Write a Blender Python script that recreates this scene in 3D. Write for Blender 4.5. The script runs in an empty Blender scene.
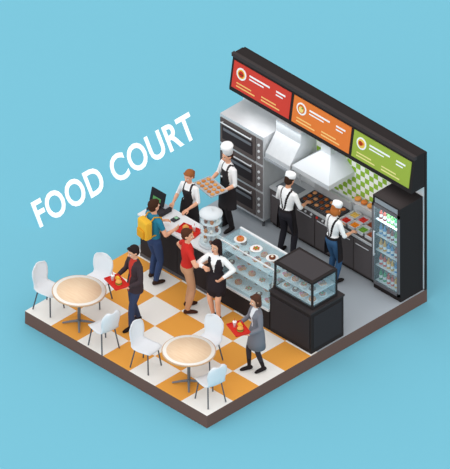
import bpy, bmesh, math, random
import numpy as np
from mathutils import Matrix, Vector
random.seed(4)
sc=bpy.context.scene
sc.view_settings.view_transform='Standard'
sc.view_settings.look='None'
pi=math.pi
T=lambda x,y,z: Matrix.Translation((x,y,z))
def R(a,ax): return Matrix.Rotation(a,4,ax)
# ---------------------------------------------------------------- materials
def lin(c):
    c=c/255.0
    return c/12.92 if c<=0.04045 else ((c+0.055)/1.055)**2.4
def rgba(t): return (lin(t[0]),lin(t[1]),lin(t[2]),1)
_m={}
def mat(key):
    if key in _m: return _m[key]
    if isinstance(key,str):
        m=SPECIAL[key]()
    else:
        m=bpy.data.materials.new('paint_%02x%02x%02x'%tuple(key[:3]))
        m.use_nodes=True
        b=m.node_tree.nodes['Principled BSDF']
        b.inputs['Base Color'].default_value=rgba(key)
        b.inputs['Roughness'].default_value=0.8
        b.inputs['Specular IOR Level'].default_value=0.1
    _m[key]=m
    return m
def m_glass():
    m=bpy.data.materials.new('clear_glass'); m.use_nodes=True
    nt=m.node_tree; nt.nodes.clear()
    o=nt.nodes.new('ShaderNodeOutputMaterial'); mx=nt.nodes.new('ShaderNodeMixShader')
    t=nt.nodes.new('ShaderNodeBsdfTransparent'); g=nt.nodes.new('ShaderNodeBsdfPrincipled')
    t.inputs[0].default_value=(.95,.99,1,1)
    g.inputs['Base Color'].default_value=rgba((196,226,236)); g.inputs['Roughness'].default_value=.15
    mx.inputs[0].default_value=.14
    nt.links.new(t.outputs[0],mx.inputs[1]); nt.links.new(g.outputs[0],mx.inputs[2]); nt.links.new(mx.outputs[0],o.inputs[0])
    return m
def m_steel():
    m=bpy.data.materials.new('brushed_steel'); m.use_nodes=True
    nt=m.node_tree; b=nt.nodes['Principled BSDF']
    b.inputs['Metallic'].default_value=.15; b.inputs['Roughness'].default_value=.45
    n=nt.nodes.new('ShaderNodeTexNoise'); n.inputs['Scale'].default_value=5
    r=nt.nodes.new('ShaderNodeValToRGB'); r.color_ramp.elements[0].color=rgba((198,202,205)); r.color_ramp.elements[1].color=rgba((216,219,222))
    nt.links.new(n.outputs[0],r.inputs[0]); nt.links.new(r.outputs[0],b.inputs['Base Color'])
    return m
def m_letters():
    m=bpy.data.materials.new('white_letters_added_glow'); m.use_nodes=True
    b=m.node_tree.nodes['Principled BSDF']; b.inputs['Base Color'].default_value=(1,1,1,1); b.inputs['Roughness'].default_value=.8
    b.inputs['Emission Color'].default_value=(1,1,1,1); b.inputs['Emission Strength'].default_value=.35  # added glow to whiten the letters, which are not lit signage
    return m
def m_check(name,c1,c2,cell):
    def f():
        m=bpy.data.materials.new(name); m.use_nodes=True
        nt=m.node_tree; b=nt.nodes['Principled BSDF']
        tc=nt.nodes.new('ShaderNodeTexCoord'); mp=nt.nodes.new('ShaderNodeMapping'); ch=nt.nodes.new('ShaderNodeTexChecker')
        mp.inputs['Location'].default_value=(.0005,.5*cell,.5*cell) if name=='wall_tiles' else (.0005,.0005,.5*cell)
        ch.inputs['Scale'].default_value=1/cell
        ch.inputs['Color1'].default_value=rgba(c1); ch.inputs['Color2'].default_value=rgba(c2)
        nt.links.new(tc.outputs['Object'],mp.inputs[0]); nt.links.new(mp.outputs[0],ch.inputs[0]); nt.links.new(ch.outputs[0],b.inputs['Base Color'])
        b.inputs['Roughness'].default_value=.8; b.inputs['Specular IOR Level'].default_value=.1
        return m
    return f
def m_wood():
    m=bpy.data.materials.new('light_wood'); m.use_nodes=True
    nt=m.node_tree; b=nt.nodes['Principled BSDF']
    tc=nt.nodes.new('ShaderNodeTexCoord'); mp=nt.nodes.new('ShaderNodeMapping'); mp.inputs['Scale'].default_value=(2,14,2)
    n=nt.nodes.new('ShaderNodeTexNoise'); n.inputs['Scale'].default_value=2
    r=nt.nodes.new('ShaderNodeValToRGB'); r.color_ramp.elements[0].position=.3; r.color_ramp.elements[1].position=.7
    r.color_ramp.elements[0].color=rgba((238,205,170)); r.color_ramp.elements[1].color=rgba((244,216,184))
    nt.links.new(tc.outputs['Object'],mp.inputs[0]); nt.links.new(mp.outputs[0],n.inputs[0]); nt.links.new(n.outputs[0],r.inputs[0]); nt.links.new(r.outputs[0],b.inputs['Base Color'])
    b.inputs['Specular IOR Level'].default_value=.1
    return m
TILE=4.776/7
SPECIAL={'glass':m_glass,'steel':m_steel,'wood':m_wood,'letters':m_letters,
 'dining_tiles':m_check('dining_tiles',(238,166,74),(246,243,238),TILE),
 'wall_tiles':m_check('wall_tiles',(150,192,64),(246,248,240),.115)}
BLACK=(46,41,41); DARK=(74,67,66); WHITE=(250,250,250); SKIN=(236,178,146)
RED=(214,52,44)
# ---------------------------------------------------------------- mesh builder
class MB:
    def __init__(s): s.v=[];s.f=[];s.m=[];s.s=[];s.M=Matrix.Identity(4)
    def add(s,vs,fs,m,smooth=False):
        o=len(s.v)
        flip=s.M.determinant()<0
        s.v+= [s.M@Vector(p) for p in vs]
        for f in fs:
            f=[o+i for i in f]
            if flip: f.reverse()
            s.f.append(f); s.m.append(m); s.s.append(smooth)
    def box(s,x0,x1,y0,y1,z0,z1,m,b=0):
        if b<=0:
            vs=[(x,y,z) for x in(x0,x1) for y in(y0,y1) for z in(z0,z1)]
            s.add(vs,[(0,1,3,2),(4,6,7,5),(0,4,5,1),(2,3,7,6),(0,2,6,4),(1,5,7,3)],m)
        else:
            bm=bmesh.new(); bmesh.ops.create_cube(bm,size=1)
            for v in bm.verts:
                v.co=Vector(((x0+x1)/2+v.co.x*(x1-x0),(y0+y1)/2+v.co.y*(y1-y0),(z0+z1)/2+v.co.z*(z1-z0)))
            bmesh.ops.bevel(bm,geom=bm.edges[:],offset=b,segments=2,affect='EDGES',profile=.5)
            bm.verts.index_update()
            s.add([v.co.copy() for v in bm.verts],[[v.index for v in f.verts] for f in bm.faces],m); bm.free()
    def prism(s,poly,x0,x1,m):
        n=len(poly); vs=[(x0,p[0],p[1]) for p in poly]+[(x1,p[0],p[1]) for p in poly]
        fs=[(i,(i+1)%n,n+(i+1)%n,n+i) for i in range(n)]+[tuple(range(n))[::-1],tuple(range(n,2*n))]
        s.add(vs,fs,m)
    def frustum(s,b,t,z0,z1,m):
        vs=[(b[0],b[2],z0),(b[1],b[2],z0),(b[1],b[3],z0),(b[0],b[3],z0),(t[0],t[2],z1),(t[1],t[2],z1),(t[1],t[3],z1),(t[0],t[3],z1)]
        s.add(vs,[(3,2,1,0),(4,5,6,7),(0,1,5,4),(1,2,6,5),(2,3,7,6),(3,0,4,7)],m)
    def loft(s,rings,m,seg=20,smooth=True,cap=True):
        vs=[];fs=[]
        for (cx,cy,z,rx,ry) in rings:
            for i in range(seg):
                a=2*pi*i/seg; vs.append((cx+rx*math.cos(a),cy+ry*math.sin(a),z))
        for k in range(len(rings)-1):
            for i in range(seg):
                j=(i+1)%seg; fs.append((k*seg+i,k*seg+j,(k+1)*seg+j,(k+1)*seg+i))
        if cap: fs+= [tuple(range(seg))[::-1],tuple(range((len(rings)-1)*seg,len(rings)*seg))]
        s.add(vs,fs,m,smooth)
    def lathe(s,prof,c,m,seg=24,smooth=True):
        s.loft([(c[0],c[1],c[2]+z,max(r,1e-4),max(r,1e-4)) for r,z in prof],m,seg,smooth)
    def cyl(s,c,r,h,m,seg=20,r2=None): s.lathe([(r,0),(r if r2 is None else r2,h)],c,m,seg,False)
    def ell(s,c,r,m,seg=16,n=10):
        s.loft([(c[0],c[1],c[2]-r[2]*math.cos(pi*k/n),max(1e-4,r[0]*math.sin(pi*k/n)),max(1e-4,r[1]*math.sin(pi*k/n))) for k in range(n+1)],m,seg)
    def tube(s,pts,rads,m,seg=10):
        pts=[Vector(p) for p in pts]; n=len(pts)
        if not hasattr(rads,'__len__'): rads=[rads]*n
        d0=(pts[1]-pts[0]).normalized(); d1=(pts[-1]-pts[-2]).normalized()
        P=[pts[0]-d0*rads[0]*.8,pts[0]-d0*rads[0]*.5]+pts+[pts[-1]+d1*rads[-1]*.5,pts[-1]+d1*rads[-1]*.8]
        Q=[rads[0]*.45,rads[0]*.85]+list(rads)+[rads[-1]*.85,rads[-1]*.45]
        ref=Vector((0,0,1)) if abs(d0.z)<.9 else Vector((0,1,0))
        u=(ref-d0*ref.dot(d0)).normalized(); vs=[];N=len(P)
        for k in range(N):
            a=P[min(k+1,N-1)]-P[max(k-1,0)]; d=a.normalized()
            u=(u-d*u.dot(d)).normalized(); w=d.cross(u)
            for i in range(seg):
                t=2*pi*i/seg; vs.append(P[k]+(u*math.cos(t)+w*math.sin(t))*Q[k])
        fs=[]
        for k in range(N-1):
            for i in range(seg):
                j=(i+1)%seg; fs.append((k*seg+i,k*seg+j,(k+1)*seg+j,(k+1)*seg+i))
        fs+=[tuple(range(seg))[::-1],tuple(range((N-1)*seg,N*seg))]
        s.add(vs,fs,m,True)
    def torus(s,c,R0,r,m,seg=16,n=8):
        vs=[];fs=[]
        for i in range(seg):
            a=2*pi*i/seg
            for j in range(n):
                b=2*pi*j/n; q=R0+r*math.cos(b); vs.append((c[0]+q*math.cos(a),c[1]+q*math.sin(a),c[2]+r*math.sin(b)))
        for i in range(seg):
            for j in range(n):
                fs.append((i*n+j,((i+1)%seg)*n+j,((i+1)%seg)*n+(j+1)%n,i*n+(j+1)%n))
        s.add(vs,fs,m,True)
    def text(s,string,x,y,z,h,w,m,ext=.004,off=0,space=1):
        cu=bpy.data.curves.new('t','FONT'); cu.body=string; cu.extrude=.03; cu.size=1; cu.resolution_u=4; cu.offset=off; cu.space_character=space
        ob=bpy.data.objects.new('t',cu); sc.collection.objects.link(ob); bpy.context.view_layer.update()
        me=bpy.data.meshes.new_from_object(ob.evaluated_get(bpy.context.evaluated_depsgraph_get()))
        vs=[v.co.copy() for v in me.vertices]; fs=[tuple(p.vertices) for p in me.polygons]
        x0=min(v.x for v in vs);x1=max(v.x for v in vs);y0=min(v.y for v in vs);y1=max(v.y for v in vs)
        s.add([(x+(v.x-x0)/(x1-x0)*w,y+(v.y-y0)/(y1-y0)*h,z+(v.z+.03)/.06*ext) for v in vs],fs,m)
        bpy.data.objects.remove(ob); bpy.data.meshes.remove(me); bpy.data.curves.remove(cu)
    def build(s,name,loc=None,rot=0):
        me=bpy.data.meshes.new(name)
        if loc is None:
            xs=[v.x for v in s.v];ys=[v.y for v in s.v];zs=[v.z for v in s.v]
            off=Vector(((min(xs)+max(xs))/2,(min(ys)+max(ys))/2,min(zs))); loc=off
        else: off=Vector((0,0,0))
        me.from_pydata([v-off for v in s.v],[],s.f)
        keys=[];idx=[]
        for k in s.m:
            if k not in keys: keys.append(k)
            idx.append(keys.index(k))
        for k in keys: me.materials.append(mat(k))
        me.polygons.foreach_set('material_index',idx); me.polygons.foreach_set('use_smooth',s.s)
        me.update()
        ob=bpy.data.objects.new(name,me); sc.collection.objects.link(ob)
        ob.location=loc if loc is not None else (0,0,0); ob.rotation_euler=(0,0,rot)
        return ob
# ---------------------------------------------------------------- shell
XM,YM=4.776,5.774
g=MB(); g.add([(-80,-80,0),(80,-80,0),(80,80,0),(-80,80,0)],[(0,1,2,3)],(118,191,212)); g.build('ground',loc=(0,0,-.281))
b=MB(); EDGE=(112,86,78)
b.box(0,XM,0,YM,-.28,0,EDGE)
b.add([(.0,.0,.001),(XM-.0,.0,.001),(XM-.0,2.9,.001),(.0,2.9,.001)],[(0,1,2,3)],'dining_tiles')
b.add([(.0,2.9,.001),(XM-.0,2.9,.001),(XM-.0,YM,.001),(.0,YM,.001)],[(0,1,2,3)],(168,175,182))
b.build('floor',loc=(0,0,0))
w=MB()
w.box(0,XM,5.72,YM,0,3.12,BLACK); w.box(.01,XM-.02,5.712,5.722,.02,2.5,(236,240,242))
w.box(1.95,3.97,5.70,5.7125,1.15,2.08,'wall_tiles'); w.build('wall_back',loc=(0,0,0))
# header sign
h=MB()
h.prism([(5.711,3.14),(5.711,2.36),(5.36,2.36),(5.36,2.42),(5.46,3.08),(5.46,3.14)],0,XM,BLACK)
h.box(-.01,XM+.01,5.43,5.50,3.08,3.16,(66,60,60))
V=Vector((0,.10,.66)).normalized(); N=Vector((1,0,0)).cross(V)
h.M=Matrix(((1,0,0,0),(0,V.y,N.y,5.36),(0,V.z,N.z,2.42),(0,0,0,1)))
def icon(k,u,v):
    h.cyl((u,v,.014),.125,.008,WHITE,24)
    if k==0:
        h.cyl((u,v,.022),.092,.004,(245,190,80),20); h.cyl((u,v,.026),.065,.004,RED,16); h.box(u-.06,u+.06,v-.015,v+.01,.03,.036,(120,70,40))
    elif k==1:
        h.cyl((u,v,.022),.092,.004,(225,120,50),20); h.cyl((u,v-.01,.026),.06,.004,(250,220,130),16); h.cyl((u+.03,v+.03,.03),.02,.004,(110,160,60),10)
    else:
        h.cyl((u,v,.022),.092,.004,(240,200,90),20); h.cyl((u-.02,v,.026),.048,.004,(180,60,40),16); h.cyl((u+.03,v+.01,.026),.032,.004,(230,110,50),12)
cols=[(214,70,58),(234,128,60),(160,180,72)]; cols2=[(246,196,120),(250,206,130),(236,226,150)]
for k in range(3):
    u0=.06+k*1.575; u1=u0+1.50
    h.box(u0,u1,.04,.60,.002,.014,cols[k])
    icon(k,u0+.22,.40)
    h.box(u0+.42,u0+.95,.44,.475,.014,.018,WHITE); h.box(u0+.42,u0+.80,.375,.40,.014,.018,WHITE)
    h.box(u0+1.12,u0+1.36,.44,.475,.014,.018,WHITE); h.box(u0+1.12,u0+1.30,.375,.40,.014,.018,WHITE)
    for q in range(2): h.box(u0+.12+q*.65,u0+.60+q*.65,.10,.125,.014,.018,cols2[k]); h.box(u0+.12+q*.65,u0+.50+q*.65,.165,.19,.014,.018,cols2[k])
h.build('menu_sign_header',loc=(0,0,0))
# ---------------------------------------------------------------- title lettering
t=MB(); up=Vector((-.5,0,.866)); nn=Vector((0,1,0)).cross(up)
t.M=Matrix(((0,up.x,nn.x,0),(1,0,0,0),(0,up.z,nn.z,0),(0,0,0,1)))
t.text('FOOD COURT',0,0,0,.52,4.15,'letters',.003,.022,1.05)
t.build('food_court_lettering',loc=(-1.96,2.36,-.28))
# ---------------------------------------------------------------- food bits
def burger(m,x,y,z,s=1):
    m.lathe([(.0,0),(.045*s,0),(.05*s,.012*s),(.05*s,.02*s)],(x,y,z),(222,160,84),14)
    m.cyl((x,y,z+.02*s),.055*s,.008*s,(110,170,60),14); m.cyl((x,y,z+.028*s),.05*s,.014*s,(110,60,36),14)
    m.lathe([(.052*s,.042*s),(.052*s,.055*s),(.035*s,.078*s),(.0,.085*s)],(x,y,z),(232,168,88),14)
def drink(m,x,y,z,c=(250,250,250)):
    m.lathe([(.025,0),(.036,.11),(.04,.112),(.04,.122),(.0,.125)],(x,y,z),c,14)
    m.tube([(x,y,z+.12),(x+.01,y,z+.18)],.005,RED,6)
def donut(m,x,y,z,c): m.torus((x,y,z+.016),.03,.016,c,14,8)
def plate(m,x,y,z,k,r=.1):
    m.lathe([(.0,0),(r*.6,0),(r,.012),(r,.018),(r*.65,.008),(0,.008)],(x,y,z),WHITE,20)
    z+=.01
    if k%4==0:
        for a in range(4): donut(m,x+.048*math.cos(a*pi/2+.4),y+.048*math.sin(a*pi/2+.4),z,[(222,150,90),(150,84,50),(240,140,160),(222,150,90)][a])
    elif k%4==1:
        m.lathe([(.07,0),(.07,.04),(.055,.055),(0,.06)],(x,y,z),(206,130,70),16); m.ell((x,y,z+.06),(.02,.02,.015),RED,8,6)
    elif k%4==2:
        for a in range(6): m.ell((x+.045*math.cos(a*pi/3),y+.045*math.sin(a*pi/3),z+.015),(.022,.022,.016),(196,120,60),8,6)
        m.ell((x,y,z+.02),(.022,.022,.018),(120,170,70),8,6)
    else:
        m.lathe([(.06,0),(.065,.03),(0,.035)],(x,y,z),(120,66,44),16); m.ell((x,y,z+.04),(.03,.03,.015),(250,235,215),8,6)
def serving_tray(x,y,z,rot,full=True,name='serving_tray',c=RED,wx=.22,wy=.15):
    m=MB(); m.box(-wx,wx,-wy,wy,0,.01,c)
    for a in((-wx,-wx+.012,-wy,wy),(wx-.012,wx,-wy,wy),(-wx,wx,-wy,-wy+.012),(-wx,wx,wy-.012,wy)): m.box(*a,.01,.03,c)
    burger(m,-.07,0,.011,1.15); drink(m,.09,.04,.011); m.box(.03,.12,-.1,-.03,.011,.04,(250,210,80)); m.box(.035,.115,-.09,-.035,.03,.06,(245,190,60))
    m.build(name,loc=(x,y,z),rot=rot)
# ---------------------------------------------------------------- people
def ik(a,b,l1,l2,pole):
    a=Vector(a);b=Vector(b);d=b-a;L=d.length
    if L>(l1+l2)*.999: b=a+d.normalized()*(l1+l2)*.999; d=b-a; L=d.length
    u=d.normalized(); x=(l1*l1-l2*l2+L*L)/(2*L); hgt=math.sqrt(max(0,l1*l1-x*x))
    p=Vector(pole); p=(p-u*p.dot(u)).normalized()
    return a+u*x+p*hgt, b
def hand(m,w,d,n,side,curl,skin):
    d=Vector(d).normalized(); n=Vector(n); n=(n-d*n.dot(d)).normalized(); s_=d.cross(n)*side
    M0=m.M.copy()
    B=Matrix(((s_.x,d.x,n.x,w.x),(s_.y,d.y,n.y,w.y),(s_.z,d.z,n.z,w.z),(0,0,0,1)))
    m.M=M0@B
    m.tube([(0,-.03,0),(0,.02,0)],[.026,.026],skin,8)
    P=[(-.0,.028,.017),(.03,.036,.017),(.06,.042,.015),(.088,.040,.011)]
    k=12; v=[];f=[]
    for (yy,hw,ht) in P:
        for i in range(k):
            a=2*pi*i/k; v.append((hw*math.copysign(abs(math.cos(a))**.7,math.cos(a)),yy,ht*math.sin(a)))
    for q in range(3):
        for i in range(k): f.append((q*k+i,q*k+(i+1)%k,(q+1)*k+(i+1)%k,(q+1)*k+i))
    f+=[tuple(range(k))[::-1],tuple(range(3*k,4*k))]
    m.add(v,f,skin,True)
    for (x0,ln) in((.031,.072),(.0105,.080),(-.0105,.075),(-.031,.058)):
        p=Vector((x0,.08,0)); pts=[p.copy()]; a=curl*.5; r=[.0098]
        for q,fr in enumerate((.45,.32,.23)):
            p=p+Vector((0,math.cos(a),math.sin(a)))*ln*fr; pts.append(p.copy()); a+=curl; r.append(.0092-.0009*q)
        m.tube(pts,r,skin,6)
    m.tube([(.025,.022,.004),(.050,.045,.012),(.056,.072,.022),(.05,.09,.03)],[.014,.0115,.0105,.009],skin,6)
    m.M=M0
def person(name,x,y,ang,H,st,pose,extra=None):
    k=H/1.75; fem=st.get('fem',False); skin=st.get('skin',SKIN)
    lean=pose.get('lean',0)
    U=T(0,0,.95)@R(-lean,'X')@T(0,0,-.95)
    sw=.150 if fem else .172
    b=MB(); bones=[]
    g_=1.0 if fem else 1.06
    lower=[(0,0,.80,.09,.075),(0,-.005,.86,.145,.11),(0,-.01,.93,.165 if fem else .158,.12),(0,-.005,1.0,.148,.11),(0,0,1.06,.138,.1)]
    b.loft(lower,skin)
    b.M=U
    wst=.118 if fem else .14
    up_=[(0,0,.94,.15,.11),(0,0,1.02,.138,.1),(0,0,1.10,wst,.093),(0,.0,1.20,.15*g_,.107),(0,.01 if fem else 0,1.29,.160*g_,.122 if fem else .115),(0,0,1.37,.162*g_,.1),(0,0,1.42,.125,.08),(0,0,1.46,.062,.06)]
    b.loft(up_,skin)
    b.tube([(0,0,1.43),(0,.012,1.56)],[.054,.048],skin)
    Hm=U@T(0,0,1.5)@R(pose.get('yaw',0),'Z')@R(-pose.get('pitch',0),'X')@Matrix.Scale(1.06,4)@T(0,0,-1.5)
    b.M=Hm
    b.ell((0,.005,1.645),(.074,.092,.092),skin); b.ell((0,.03,1.575),(.056,.066,.07),skin)
    b.tube([(0,.09,1.63),(0,.112,1.598)],[.012,.017],skin,8)
    for q in(-1,1): b.ell((q*.076,.0,1.615),(.014,.022,.032),skin,8,6)
    b.M=Matrix.Identity(4)
    bones.append(('head',Hm@Vector((0,.02,1.58)),Hm@Vector((0,.0,1.65)),.07,.09))
    bones.append(('neck',U@Vector((0,0,1.47)),U@Vector((0,.01,1.53)),.05,.05))
    bones.append(('torso',U@Vector((0,0,.98)),U@Vector((0,0,1.33)),.14,.15))
    loose=.012 if st.get('pants') else 0
    for i,q in enumerate((-1,1)):
        fx,fy=pose.get('feet',((-.1,0),(.1,0)))[i][:2]; yaw=q*-.12
        hp=Vector((q*.088,0,.90)); an=Vector((fx,fy,.085))
        kn,an=ik(hp,an,.42,.415,(q*.1,1,0))
        lo=loose
        b.tube([hp,hp.lerp(kn,.5),kn],[.088,.078+lo/2,.055+lo/2],skin,14)
        b.tube([kn,kn.lerp(an,.35),an+Vector((0,0,.01))],[.055+lo/2,.053+lo,.036+lo*1.2],skin,12)
        ft=R(yaw,'Z')
        o=Vector((fx,fy,0))
        pts=[o+ft@Vector(p) for p in((0,-.04,.045),(0,.05,.042),(0,.13,.03),(0,.17,.025))]
        b.tube([an]+[o+Vector((0,-.02,.05))],[.038,.04],skin,10); b.tube(pts,[.038,.042,.04,.028],skin,12)
        bones+=[('thigh',hp,kn,.088,.055),('shin',kn,an,.055,.04),('foot',pts[0],pts[3],.042,.035)]
    hands=[]
    for i,q in enumerate((-1,1)):
        hd=pose.get('hands',((-.24,.02,.86),(.24,.02,.86)))[i]
        sh=U@Vector((q*sw,0,1.385)); tgt=Vector(hd)
        pole=Vector(pose.get('pole',(.6,-1,-.5))); pole.x*=q
        el,wr=ik(sh,tgt,.285,.255,pole)
        sl=.008 if st.get('sleeve','long')=='long' else 0
        b.tube([sh+Vector((-q*.03,0,.0)),sh,sh.lerp(el,.5),el],[.05,.057,.05+sl,.040+sl],skin,12)
        b.tube([el,el.lerp(wr,.35),wr],[.040+sl,.040+sl,.026+sl],skin,12)
        bones+=[('uarm',sh,el,.055,.04),('farm',el,wr,.04,.028)]
        n=pose.get('palm',((0,0,0),(0,0,0)))[i]
        if n==(0,0,0): n=(-q,0,0)
        fd=pose.get('fdir'); 
        hands.append((wr,(Vector(fd[i]) if fd else (wr-el)),n,q))
    if st.get('coat'):
        b.loft([(0,0,.78,.185,.145),(0,0,.9,.182,.14),(0,0,1.02,.165,.125),(0,0,1.1,.15,.11)],skin)
    for i,v in enumerate(b.v):
        if v.z<0.002: v.z=0.002
    tmp=b.build('tmp',loc=(0,0,0))
    md=tmp.modifiers.new('r','REMESH'); md.mode='VOXEL'; md.voxel_size=.0115
    bpy.context.view_layer.update()
    me=bpy.data.meshes.new_from_object(tmp.evaluated_get(bpy.context.evaluated_depsgraph_get()))
    bm=bmesh.new(); bm.from_mesh(me)
    for _ in range(2): bmesh.ops.smooth_vert(bm,verts=bm.verts,factor=.5,use_axis_x=True,use_axis_y=True,use_axis_z=True)
    bm.normal_update(); bm.verts.index_update()
    cen=np.array([f.calc_center_median()[:] for f in bm.faces]); nor=np.array([f.normal[:] for f in bm.faces])
    D=[];TT=[]
    for (lb,p0,p1,r0,r1) in bones:
        p0=np.array(p0);p1=np.array(p1);d=p1-p0;t_=np.clip(((cen-p0)@d)/(d@d),0,1)
        D.append(np.linalg.norm(cen-(p0+t_[:,None]*d),axis=1)-(r0+(r1-r0)*t_)); TT.append(t_)
    D=np.array(D);TT=np.array(TT);best=D.argmin(0); tb=TT[best,np.arange(len(cen))]
    Ui=np.array(U.inverted()); c4=np.c_[cen,np.ones(len(cen))]@Ui.T
    nl=nor@Ui[:3,:3].T
    o=MB()
    top=st['top']; bot=st.get('pants'); shoe=st.get('shoe',BLACK); ap=st.get('apron'); legs=st.get('legs',skin); vest=st.get('vest')
    inner=st.get('inner')
    fm=[]
    for i in range(len(cen)):
        lb=bones[best[i]][0]; t_=tb[i]; cx,cy,cz=c4[i][:3]; ny=nl[i][1]; c=skin
        if lb=='head': c=skin
        elif lb=='neck': c=top if cz<1.475 else skin
        elif lb=='torso' or (lb in('thigh',) and cz>(.80 if st.get('coat') else .97)):
            if cz<(.80 if st.get('coat') else .99): c=bot or st.get('skirt') or top
            else:
                c=top
                if cz>1.47: c=skin
                elif vest and cz<1.40 and abs(cx)<.15 and not(ny>0 and abs(cx)<(cz-1.1)*.22): c=vest
                if inner and ny>0 and abs(cx)<.012+max(0,(cz-1.05))*.14: c=inner
                if ap:
                    if ny>.1 and abs(cx)<.11 and cz<1.34: c=ap
                    if .985<cz<1.045: c=ap
                    if ny<0 and cz>1.04 and abs(abs(cx)-(.02+(cz-1.04)*.2))<.02: c=ap
                    if ny>=0 and cz>=1.3 and abs(abs(cx)-.08)<.018: c=ap
        elif lb=='uarm':
            c=top if (st.get('sleeve','long')!='short' or t_<.6) else skin
        elif lb=='farm': 
            sl=st.get('sleeve','long'); c=top if (sl=='long' and t_<.93) or (sl=='rolled' and t_<.15) else skin
        elif lb=='thigh': c=bot or (st['skirt'] if st.get('skirt') and cz>st.get('hem',.55)+.02 else legs)
        elif lb=='shin': c=(bot if t_<.97 else shoe) if bot else (legs if t_<st.get('boot',.97) else shoe)
        elif lb=='foot': c=shoe
        fm.append(c)
    o.v=[v.co.copy() for v in bm.verts]; o.f=[[v.index for v in f.verts] for f in bm.faces]; o.m=fm; o.s=[True]*len(fm)
    bm.free(); bpy.data.objects.remove(tmp); bpy.data.meshes.remove(me)
    for i,(wr,fd,n,q) in enumerate(hands): hand(o,wr,fd,n,q*-1,pose.get('curl',.45),skin)
    # face
    o.M=Hm
    hc=st.get('hair',(60,40,32))
    for q in(-1,1):
        o.ell((q*.03,.082,1.62),(.0145,.01,.009),WHITE,8,6); o.ell((q*.03,.0895,1.62),(.007,.005,.007),(40,28,24),8,6)
        o.tube([(q*.016,.091,1.645),(q*.032,.0885,1.649),(q*.046,.080,1.643)],.0035,hc,5)
    o.tube([(-.022,.088,1.564),(0,.094,1.560),(.022,.088,1.564)],.0055,(176,70,66),6)
    # hair
    o.ell((0,-.018,1.662),(.086,.096,.092),hc,20,12)
    o.ell((0,-.035,1.61),(.081,.07,.08),hc,16,10)
    if not st.get('hat'): o.tube([(-.062,.045,1.70),(-.02,.07,1.716),(.03,.068,1.718),(.064,.04,1.70)],[.016,.02,.022,.016],hc,8)
    hl=st.get('hairlen','short')
    if hl=='long':
        o.loft([(0,-.06,1.36,.06,.03),(0,-.055,1.42,.088,.04),(0,-.045,1.52,.09,.06),(0,-.03,1.62,.088,.075)],hc)
        for q in(-1,1): o.tube([(q*.075,.015,1.66),(q*.08,.005,1.56),(q*.078,.0,1.46)],[.022,.024,.014],hc,8)
    elif hl=='bob':
        o.loft([(0,-.04,1.50,.075,.05),(0,-.03,1.54,.09,.07),(0,-.025,1.63,.088,.08)],hc)
        for q in(-1,1): o.tube([(q*.075,.02,1.66),(q*.08,.02,1.54)],[.022,.02],hc,8)
    elif hl=='tail': o.tube([(0,-.1,1.67),(0,-.14,1.6),(0,-.13,1.46)],[.03,.034,.012],hc,8)
    hat=st.get('hat')
    if hat=='toque':
        o.lathe([(.090,0),(.092,.09),(.105,.12),(.115,.15),(.1,.185),(.05,.2),(0,.202)],(0,-.014,1.672),WHITE,20)
    elif hat=='cap':
        o.lathe([(.095,0),(.095,.05),(.09,.085),(.06,.1),(0,.103)],(0,-.014,1.668),WHITE,20)
    o.M=Matrix.Identity(4)
    if st.get('skirt'):
        hem=st.get('hem',.55); wv=st.get('flare',.19)
        o.loft([(0,0,hem,wv,wv*.82),(0,0,(hem+.9)/2,(wv+.2)/2+.004,.158),(0,0,.9,.192,.145),(0,0,1.0,.160,.121),(0,0,1.05,.144,.110)],st['skirt'],24)
    if ap:
        n=14; v=[];f=[]
        for lay in(0,.008):
            for (z,rx,ry) in((.52,.205,.165),(.75,.20,.155),(.92,.182,.142),(1.05,.158,.12)):
                for i in range(n+1):
                    a=-.25+(pi+.5)*i/n; v.append(((rx+lay)*math.cos(a),(ry+lay)*math.sin(a),z))
        m1=n+1
        for L in(0,1):
            for r_ in range(3):
                for i in range(n):
                    a=L*4*m1+r_*m1+i; q4=(a,a+1,a+m1+1,a+m1); f.append(q4 if L else q4[::-1])
        for i in range(n): f.append((i,i+1,4*m1+i+1,4*m1+i)[::-1])
        for r_ in range(3):
            a=r_*m1; f.append((a,a+m1,a+m1+4*m1,a+4*m1)); a=r_*m1+n; f.append((a,a+4*m1,a+m1+4*m1,a+m1))
        o.add(v,f,ap,True)
    if extra: o.M=U; extra(o); o.M=Matrix.Identity(4)
    o.v=[v*k for v in o.v]
    ob=o.build(name,loc=(x,y,0.001),rot=ang-pi/2)
    return lambda p: T(x,y,.001)@R(ang-pi/2,'Z')@(Vector(p)*k)
D=math.radians
CARRY=dict(hands=((-.2,.27,1.04),(.2,.27,1.04)),palm=((.25,0,1),(-.25,0,1)),fdir=((.45,1,.0),(-.45,1,.0)),curl=.12)
loc=person('male_customer',1.76,1.13,D(-105),1.80,dict(top=(66,54,58),inner=(196,60,50),coat=True,pants=(58,68,96),shoe=(40,30,28),hair=(44,34,34)),
   dict(CARRY,feet=((-.1,.14),(.1,-.12)),pitch=.25))
p=loc((0,.38,1.064)); serving_tray(p.x,p.y,p.z,D(-105-90))
def pack(o):
    o.box(-.14,.14,-.27,-.12,1.03,1.42,(240,186,60),.035); o.box(-.1,.1,-.31,-.265,1.06,1.24,(222,160,44),.02)
    for q in(-1,1): o.tube([(q*.09,-.13,1.38),(q*.1,-.06,1.46),(q*.1,.09,1.40),(q*.11,.12,1.25),(q*.12,.02,1.08),(q*.11,-.13,1.07)],.014,(222,160,44),6)
person('male_customer',1.0,2.38,D(80),1.82,dict(top=(46,130,160),pants=(54,72,110),shoe=(60,44,38),hair=(66,42,30),sleeve='short'),
   dict(hands=((-.2,.36,1.06),(.22,.30,1.12)),palm=((0,0,-1),(-1,0,0)),feet=((-.12,.04),(.12,-.04)),curl=.35),pack)
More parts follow.
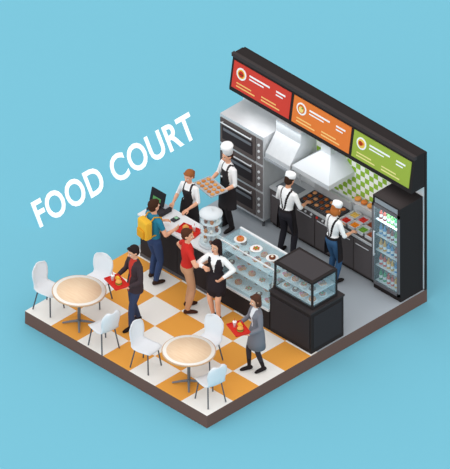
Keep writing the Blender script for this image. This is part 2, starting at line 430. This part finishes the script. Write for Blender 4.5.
person('male_customer',2.10,2.16,D(58),1.82,dict(top=(208,50,44),pants=(198,150,116),shoe=(70,42,34),hair=(84,50,36),sleeve='short'),
   dict(hands=((-.28,.06,1.0),(.22,.27,1.14)),palm=((1,0,0),(-1,0,0)),feet=((-.12,.03),(.12,-.03)),yaw=-.5,pole=(1,-.6,-.3),curl=.6))
person('female_customer',2.68,2.34,D(-75),1.76,dict(fem=True,top=WHITE,vest=(46,40,44),skirt=(46,40,44),hem=.58,flare=.18,hair=(44,30,30),hairlen='long',shoe=(40,30,30)),
   dict(hands=((-.21,.13,1.06),(.12,.24,1.26)),palm=((1,0,0),(-1,0,0)),feet=((-.07,.03),(.08,-.02)),yaw=-.2,pole=(1,-.6,-.3),curl=.6))
loc=person('female_customer',4.38,1.70,D(-110),1.70,dict(fem=True,top=(122,122,130),skirt=(122,122,130),hem=.56,flare=.205,legs=(58,52,58),boot=.55,hair=(84,54,42),hairlen='bob',shoe=(40,34,36),inner=(225,225,228)),
   dict(CARRY,feet=((-.08,-.1),(.08,.12)),pitch=.15))
p=loc((0,.38,1.064)); serving_tray(p.x,p.y,p.z,D(-110-90))
person('cashier',.66,3.66,D(-80),1.70,dict(fem=True,top=WHITE,pants=(50,46,50),apron=(50,46,48),hair=(160,98,56),hairlen='tail',sleeve='rolled'),
   dict(hands=((-.16,.28,1.06),(.2,.26,1.06)),palm=((0,0,-1),(0,0,-1)),pitch=.2,curl=.3))
loc=person('chef',.78,4.56,D(-100),1.78,dict(top=WHITE,pants=(50,46,48),apron=(50,46,48),hair=(70,44,34),hat='toque',sleeve='rolled'),
   dict(CARRY,pitch=.15))
p=loc((0,.40,1.064))
m=MB(); m.box(-.29,.29,-.19,.19,0,.01,(186,190,194))
for a in((-.29,-.28,-.19,.19),(.28,.29,-.19,.19),(-.29,.29,-.19,-.18),(-.29,.29,.18,.19)): m.box(*a,.01,.025,(204,208,212))
for i in range(5):
    for j in range(3): m.lathe([(.0,0),(.04,0),(.042,.012),(.025,.024),(0,.027)],(-.22+i*.11,-.11+j*.11,.0105),(206,132,70) if (i+j)%2 else (226,160,92),12)
m.build('baking_tray',loc=p,rot=D(-190))
person('cook',2.14,4.72,D(92),1.78,dict(top=WHITE,pants=(48,46,52),apron=(44,40,42),hair=(60,40,30),hat='cap',sleeve='rolled',skin=(226,166,132)),
   dict(hands=((-.2,.30,1.08),(.2,.32,1.08)),palm=((0,0,-1),(0,0,-1)),lean=.08,pitch=.3,feet=((-.13,-.03),(.13,.03)),curl=.5))
person('cook',3.34,4.74,D(85),1.72,dict(fem=True,top=WHITE,pants=(62,98,136),apron=(44,40,42),hair=(176,104,52),hat='cap',hairlen='bob',sleeve='rolled'),
   dict(hands=((-.18,.30,1.07),(.2,.30,1.08)),palm=((0,0,-1),(0,0,-1)),lean=.08,pitch=.3,feet=((-.11,.03),(.11,-.03)),curl=.5))
# ---------------------------------------------------------------- furniture
def table(x,y):
    m=MB()
    m.lathe([(.0,.71),(.47,.71),(.505,.725),(.51,.745),(.495,.752),(.0,.752)],(0,0,0),(205,170,138),48)
    m.lathe([(0,.7522),(.49,.7522),(.49,.7535),(0,.754)],(0,0,0),(248,244,238),48)
    m.lathe([(0,.7542),(.42,.7542),(.42,.756),(0,.757)],(0,0,0),'wood',48)
    m.lathe([(.03,.03),(.03,.62),(.07,.71)],(0,0,0),(120,124,130),16)
    for i in range(4):
        a=pi/4+i*pi/2; c,s_=math.cos(a),math.sin(a)
        m.tube([(0,0,.07),(.16*c,.16*s_,.05),(.30*c,.30*s_,.022)],[.028,.022,.018],(120,124,130),8)
        m.tube([(0,0,.64),(.28*c,.28*s_,.70)],[.014,.012],(120,124,130),8)
    m.build('round_table',loc=(x,y,0.004))
table(1.0,.42); table(3.80,.50)
def chair(x,y,ang):
    m=MB(); col=(234,236,240)
    prof=[(.225,.425,.17),(.215,.448,.195),(.12,.452,.215),(0,.445,.22),(-.12,.448,.218),(-.19,.47,.20),(-.225,.54,.185),(-.245,.64,.205),(-.262,.75,.215),(-.275,.84,.20),(-.282,.895,.15),(-.284,.915,.085)]
    nu=10; n=len(prof); f=[]
    top=[]
    for (yy,zz,w_) in prof:
        back=min(1,max(0,(zz-.47)/.12)) if yy<0 else 0
        for i in range(nu+1):
            u=-1+2*i/nu; top.append(Vector((u*w_,yy+back*.05*u*u,zz+(1-back)*.02*u*u)))
    nr=[]
    for r_ in range(n):
        for i in range(nu+1):
            a=top[min(r_+1,n-1)*(nu+1)+i]-top[max(r_-1,0)*(nu+1)+i]; bq=top[r_*(nu+1)+min(i+1,nu)]-top[r_*(nu+1)+max(i-1,0)]
            nr.append(bq.cross(a).normalized())
    bot=[p+q*.016 for p,q in zip(top,nr)]
    v=top+bot; K=n*(nu+1)
    for r_ in range(n-1):
        for i in range(nu):
            a=r_*(nu+1)+i; f.append((a,a+1,a+nu+2,a+nu+1)); f.append((K+a,K+a+nu+1,K+a+nu+2,K+a+1))
    for i in range(nu):
        f.append((i,K+i,K+i+1,i+1)); a=(n-1)*(nu+1)+i; f.append((a,a+1,K+a+1,K+a))
    for r_ in range(n-1):
        a=r_*(nu+1); f.append((a,a+nu+1,K+a+nu+1,K+a)); a+=nu; f.append((a,K+a,K+a+nu+1,a+nu+1))
    m.add(v,f,col,True)
    for q in(-1,1):
        m.tube([(q*.15,.15,.435),(q*.20,.20,.012)],.0135,(92,94,100),8)
        m.tube([(q*.15,-.14,.435),(q*.20,-.22,.012)],.0135,(92,94,100),8)
        m.tube([(q*.15,.15,.43),(q*.15,-.14,.43)],.011,(92,94,100),8)
    m.build('cafe_chair',loc=(x,y,0.002),rot=ang-pi/2)
chair(.27,.36,D(5)); chair(.72,1.16,D(-78)); chair(1.84,.22,D(172)); chair(2.86,.32,D(8)); chair(3.56,1.22,D(-80)); chair(4.46,.40,D(170))
# ---------------------------------------------------------------- service counter
c=MB(); F=2.75
c.box(.25,2.20,F+.03,3.28,.0,.92,BLACK); c.box(.22,2.22,F-.02,3.32,.92,.96,(232,234,236),.006)
c.box(.27,2.18,F+.015,F+.031,.08,.88,(54,50,52))
for i in range(1,4): c.box(.25+i*.49-.004,.25+i*.49+.004,F+.012,F+.03,.08,.88,(30,28,30))
c.box(.25,2.2,F+.018,F+.032,0,.07,(92,92,96))
c.build('service_counter')
c=MB()
c.box(2.225,3.64,F+.02,3.45,0,.42,BLACK); c.box(2.225,3.64,F,3.45,.42,.46,(220,224,227))
c.box(2.225,3.64,3.41,3.45,.46,1.28,(214,220,224)); c.box(2.225,2.245,F+.02,3.45,.46,1.28,'glass'); c.box(3.62,3.64,F+.02,3.45,.46,1.28,'glass')
sh=[(.50,F+.05,3.40),(.78,F+.14,3.40),(1.05,F+.24,3.40)]
kk=0
for (z,y0,y1) in sh:
    c.box(2.25,3.61,y0,y1,z-.015,z,(236,243,246))
    ys=[y0+.13,y0+.37] if y1-y0>.5 else [y0+.15,y0+.35] 
    for yy in ys:
        for i in range(5):
            plate(c,2.40+i*.27,yy,z+.001,kk,.1); kk+=1
    kk+=1
c.prism([(F+.02,.46),(F+.028,.46),(F+.168,1.28),(F+.16,1.28)],2.245,3.62,'glass')
c.box(2.225,3.64,F+.16,3.45,1.28,1.29,'glass')
c.box(2.225,3.64,F+.15,F+.17,1.275,1.30,(235,238,240)); c.box(2.225,3.64,3.41,3.45,1.28,1.31,(235,238,240))
for xx in(2.225,3.625): 
    c.tube([(xx+.008,F+.03,.47),(xx+.008,F+.16,1.28)],.009,(235,238,240),6)
for i in range(3):
    xx=2.5+i*.42; plate(c,xx,3.15,1.291,i+1,.12)
c.build('pastry_display_case')
c=MB()
c.box(3.66,4.74,F+.02,3.62,0,.90,BLACK); c.box(3.655,4.755,F-.005,3.64,.90,.94,(60,55,56)); c.box(3.7,4.70,F+.005,F+.021,.1,.82,(54,50,52)); c.box(4.74,4.75,F+.08,3.56,.1,.82,(54,50,52))
c.build('counter_base_cabinet')
c=MB(); x0,x1,y0,y1,z0,z1=3.70,4.70,2.84,3.50,.942,1.56
c.box(x0,x1,y0,y1,z0,z0+.06,BLACK); c.box(x0,x1,y0,y1,z1-.05,z1,BLACK)
for xx in(x0,x1-.035):
    for yy in(y0,y1-.035): c.box(xx,xx+.035,yy,yy+.035,z0+.06,z1-.05,BLACK)
c.box(x0+.035,x1-.035,y1-.02,y1-.005,z0+.06,z1-.05,(150,154,160)); c.box(x0+.03,x1-.03,y0+.04,y1-.03,z0+.29,z0+.305,(220,226,230))
c.box(x0+.035,x1-.035,y0+.04,y1-.03,z0+.06,z0+.066,(205,210,214))
c.box(x0+.035,x1-.035,y0+.01,y0+.016,z0+.06,z1-.05,'glass'); c.box(x1-.016,x1-.01,y0+.035,y1-.035,z0+.06,z1-.05,'glass')
c.box(x0+.06,x1-.06,y0+.06,y1-.06,z1,z1+.004,(70,66,68))
for lv in(z0+.067,z0+.306):
    for i in range(4):
        for j in range(2): plate(c,x0+.17+i*.22,y0+.17+j*.26,lv,i+j+int(lv*10),.095)
c.build('heated_display_cabinet')
c=MB(); cc=(1.86,3.02,.962)
c.lathe([(.23,0),(.23,.04),(.21,.05),(0,.05)],cc,(210,216,220),32)
for z in(.05,.28,.5):
    c.lathe([(0,0),(.19,0),(.19,.012),(0,.012)],(cc[0],cc[1],cc[2]+z),(232,240,244),28)
    for i in range(6):
        a=i*pi/3+z*5; xx,yy=cc[0]+.12*math.cos(a),cc[1]+.12*math.sin(a)
        c.lathe([(.026,0),(.036,.04),(.038,.05),(.02,.075),(0,.085)],(xx,yy,cc[2]+z+.013),[(206,130,70),(244,240,232),(130,72,50)][i%3],10)
c.cyl((cc[0],cc[1],cc[2]+.05),.012,.66,(200,206,210),8)
c.loft([(cc[0],cc[1],cc[2]+.05,.21,.21),(cc[0],cc[1],cc[2]+.66,.21,.21)],'glass',32,True,False)
c.lathe([(.215,.66),(.22,.69),(.12,.74),(.03,.75),(.03,.78),(0,.785)],cc,(222,228,232),32)
c.build('cake_display_tower')
c=MB(); c.box(-.17,.17,-.16,.18,0,.09,(56,54,58),.01); c.box(-.03,.03,-.03,.03,.09,.2,(44,44,48))
c.M=T(0,-.02,.34)@R(-.25,'X'); c.box(-.18,.18,-.02,.015,-.14,.14,(40,40,44),.01); c.box(-.16,.16,.0145,.018,-.12,.12,(120,180,210)); c.box(-.1,.1,-.024,-.019,-.07,.0,(90,150,90))
c.M=Matrix.Identity(4)
c.box(-.12,.12,.05,.17,.09,.1,(180,184,190)); c.build('cash_register',loc=(.46,3.05,.962))
c=MB(); c.box(-.05,.05,-.08,.08,0,.03,(60,60,66),.008); c.box(-.035,.035,.0,.06,.03,.034,(150,200,160)); c.build('card_terminal',loc=(.86,3.08,.962))
serving_tray(1.30,3.0,.962,D(10))
# ---------------------------------------------------------------- kitchen back line
o=MB(); x0,x1,y0,y1=.10,1.24,5.02,5.70; z9=2.04
for q in((x0+.05,y0+.05),(x1-.05,y0+.05),(x0+.05,y1-.05),(x1-.05,y1-.05)): o.cyl((q[0],q[1],0.002),.025,.14,(90,92,96),10)
o.box(x0,x1,y0,y1,.14,z9,'steel')
for kx in range(3):
    z=.20+kx*.61
    o.box(x0+.02,x1-.2,y0-.02,y0,z,z+.55,(98,88,86)); o.box(x0+.08,x1-.27,y0-.026,y0-.018,z+.1,z+.40,(56,50,52))
    o.box(x0+.11,x1-.3,y0-.029,y0-.025,z+.3,z+.36,(120,122,128))
    o.tube([(x0+.08,y0-.06,z+.48),(x1-.27,y0-.06,z+.48)],.013,(225,228,232),8)
    for e in(x0+.1,x1-.3): o.tube([(e,y0-.02,z+.48),(e,y0-.06,z+.48)],.01,(225,228,232),6)
    o.box(x1-.18,x1-.02,y0-.015,y0,z,z+.55,(124,118,118))
    for q in range(3):
        o.M=T(x1-.1,y0-.015,z+.14+q*.14)@R(pi/2,'X'); o.cyl((0,0,0),.028,.02,(230,232,235),12); o.M=Matrix.Identity(4)
o.build('deck_oven')
o=MB(); o.prism([(5.70,2.355),(5.70,1.62),(5.02,1.62),(5.02,1.74),(5.30,2.10),(5.30,2.355)],1.29,1.93,'steel')
o.box(1.27,1.95,4.99,5.70,1.60,1.64,(160,166,172)); o.build('extractor_hood')
o=MB(); o.box(1.99,2.95,5.02,5.695,1.70,1.80,'steel'); o.frustum((1.99,2.95,5.02,5.695),(2.35,2.60,5.42,5.695),1.80,2.12,(206,211,215)); o.box(2.35,2.60,5.42,5.695,2.12,2.355,'steel')
o.box(2.02,2.92,5.05,5.67,1.685,1.705,(110,112,116)); o.build('extractor_hood')
def base(x0,x1,doors,topc='steel'):
    o=MB(); y0=5.14
    o.box(x0,x1,y0+.03,5.70,.08,.86,DARK); o.box(x0+.02,x1-.02,y0+.08,5.68,.002,.08,BLACK); o.box(x0-.004,x1+.004,y0,5.70,.86,.90,topc)
    wd=(x1-x0)/doors
    for i in range(doors):
        o.box(x0+i*wd+.015,x0+(i+1)*wd-.015,y0+.015,y0+.031,.12,.82,(98,92,93)); o.tube([(x0+i*wd+.08,y0-.0,.74),(x0+(i+1)*wd-.08,y0-.0,.74)],.009,(215,218,222),6)
    return o
o=base(1.27,1.92,1); o.box(1.36,1.83,5.22,5.54,.895,.905,(130,136,142)); o.tube([(1.6,5.62,.90),(1.6,5.62,1.2),(1.6,5.55,1.27),(1.6,5.46,1.25),(1.6,5.45,1.19)],.014,(225,228,230),8); o.build('sink_unit')
o=base(1.93,2.96,2); o.box(1.98,2.91,5.18,5.62,.90,.94,(66,64,66),.008)
for i in range(18): o.box(2.0+i*.05,2.012+i*.05,5.2,5.6,.94,.95,(106,106,110))
for i in range(6):
    for j in range(3): o.lathe([(0,0),(.04,0),(.045,.012),(.03,.024),(0,.026)],(2.08+i*.15,5.27+j*.13,.951),[(140,74,44),(206,120,60),(226,160,110)][(i+j)%3],12)
o.box(1.98,2.91,5.62,5.68,.9,1.1,'steel')
for i in range(6):
    o.M=T(2.08+i*.15,5.14,.82)@R(pi/2,'X'); o.cyl((0,0,0),.024,.02,(225,60,50) if i%3==0 else (225,226,228),10); o.M=Matrix.Identity(4)
o.build('grill_station')
o=base(2.97,3.95,2); o.box(3.0,3.92,5.17,5.66,.90,.93,(78,74,74))
fc=[(206,52,40),(240,150,50),(120,170,60),(176,96,60),(240,205,110),(222,70,60),(150,80,50),(246,236,214)]
for i in range(4):
    for j in range(2):
        xx=3.03+i*.225; yy=5.20+j*.225
        for a in((xx,xx+.2,yy,yy+.012),(xx,xx+.2,yy+.19,yy+.2),(xx,xx+.012,yy,yy+.2),(xx+.19,xx+.2,yy,yy+.2)): o.box(*a,.93,1.0,(220,224,228))
        o.box(xx+.01,xx+.19,yy+.01,yy+.19,.93,.96,fc[i+4*j])
        for q in range(9): o.ell((xx+.045+(q%3)*.055,yy+.045+(q//3)*.055,.965),(.027,.027,.02),fc[i+4*j],8,6)
o.build('food_prep_station')
o=MB(); o.box(3.05,3.92,5.50,5.70,1.27,1.295,'steel')
for q in(3.1,3.86): o.box(q,q+.02,5.52,5.70,1.2,1.27,'steel')
for i in range(5): o.ell((3.15+i*.165,5.59,1.335),(.07,.07,.04),[(222,150,80),(206,120,60)][i%2],12,8)
o.build('wall_shelf')
o=MB(); x0,x1,y0,y1=4.03,4.74,5.07,5.70
o.box(x0,x1,y0+.05,y1,.002,.16,BLACK); o.box(x0,x1,y0+.03,y1,1.94,2.12,BLACK); o.box(x0,x0+.04,y0+.03,y1,.16,1.94,BLACK); o.box(x1-.04,x1,y0+.03,y1,.16,1.94,BLACK); o.box(x0+.04,x1-.04,y1-.04,y1,.16,1.94,(240,248,250))
for a in((x0,x0+.05,.14,1.96),(x1-.05,x1,.14,1.96)): o.box(a[0],a[1],y0,y0+.03,a[2],a[3],(110,108,112))
for a in((.14,.2),(1.9,1.96)): o.box(x0,x1,y0,y0+.03,a[0],a[1],(110,108,112))
o.box(x0+.05,x1-.05,y0+.01,y0+.016,.2,1.9,'glass'); o.tube([(x0+.08,y0-.03,.8),(x0+.08,y0-.03,1.35)],.012,(220,222,226),8)
for e in(.82,1.33): o.tube([(x0+.08,y0,e),(x0+.08,y0-.03,e)],.009,(220,222,226),6)
o.box(x0+.06,x1-.06,y0+.022,y0+.031,1.98,2.08,(150,156,162))
bc=[(70,170,110),(224,80,60),(245,180,70),(90,150,205),(160,72,60),(120,190,100)]
for l in range(5):
    z=.18+l*.345; o.box(x0+.04,x1-.04,y0+.06,y1-.04,z,z+.012,(230,238,242))
    for i in range(6):
        for j in range(2):
            cx=x0+.105+i*.1; cy=y0+.14+j*.16; cl=bc[(l+i//2+j)%6]
            o.lathe([(.034,0),(.036,.02),(.036,.14),(.014,.19),(.014,.225),(0,.226)],(cx,cy,z+.013),cl,10); o.cyl((cx,cy,z+.06),.037,.06,WHITE,10)
o.build('beverage_fridge')
for nm,px_,py_,pz_,e_,sx,sy,rx in(('fridge_light',4.385,5.15,1.9,4,.5,.05,0),('kitchen_light',2.6,5.22,2.34,8,4.2,.2,-.35)):
    al=bpy.data.lights.new(nm,'AREA'); al.shape='RECTANGLE'; al.size=sx; al.size_y=sy; al.energy=e_
    ao=bpy.data.objects.new(nm,al); sc.collection.objects.link(ao); ao.location=(px_,py_,pz_); ao.rotation_euler=(rx,0,0)
# ---------------------------------------------------------------- light
wd=bpy.data.worlds.new('World'); sc.world=wd; wd.use_nodes=True; nt=wd.node_tree
bg=nt.nodes['Background']; tc=nt.nodes.new('ShaderNodeTexCoord'); dp=nt.nodes.new('ShaderNodeVectorMath'); dp.operation='DOT_PRODUCT'
dp.inputs[1].default_value=(.06,-.30,0.0)
ad=nt.nodes.new('ShaderNodeMath'); ad.operation='ADD'; ad.inputs[1].default_value=1.08
nt.links.new(tc.outputs['Generated'],dp.inputs[0]); nt.links.new(dp.outputs['Value'],ad.inputs[0]); nt.links.new(ad.outputs[0],bg.inputs['Strength'])
bg.inputs['Color'].default_value=(1,1,1,1)
sl=bpy.data.lights.new('sun','SUN'); sl.energy=.18; sl.angle=D(35)
so=bpy.data.objects.new('sun',sl); sc.collection.objects.link(so); so.location=(-2,-3,9)
so.rotation_euler=Vector((-.1,.6,-1)).to_track_quat('-Z','Y').to_euler()
# ---------------------------------------------------------------- camera (true isometric)
S=44/math.sqrt(2/3)
cam=bpy.data.cameras.new('camera'); cam.type='ORTHO'; cam.ortho_scale=469/S; cam.clip_end=200
co=bpy.data.objects.new('camera',cam); sc.collection.objects.link(co)
tx=((225-25)/38.105+(234.5-311)/22)/2; ty=((225-25)/38.105-(234.5-311)/22)/2
dv=Vector((1,-1,1)).normalized()
co.location=Vector((tx,ty,0))+dv*30; co.rotation_euler=(-dv).to_track_quat('-Z','Y').to_euler()
sc.camera=co
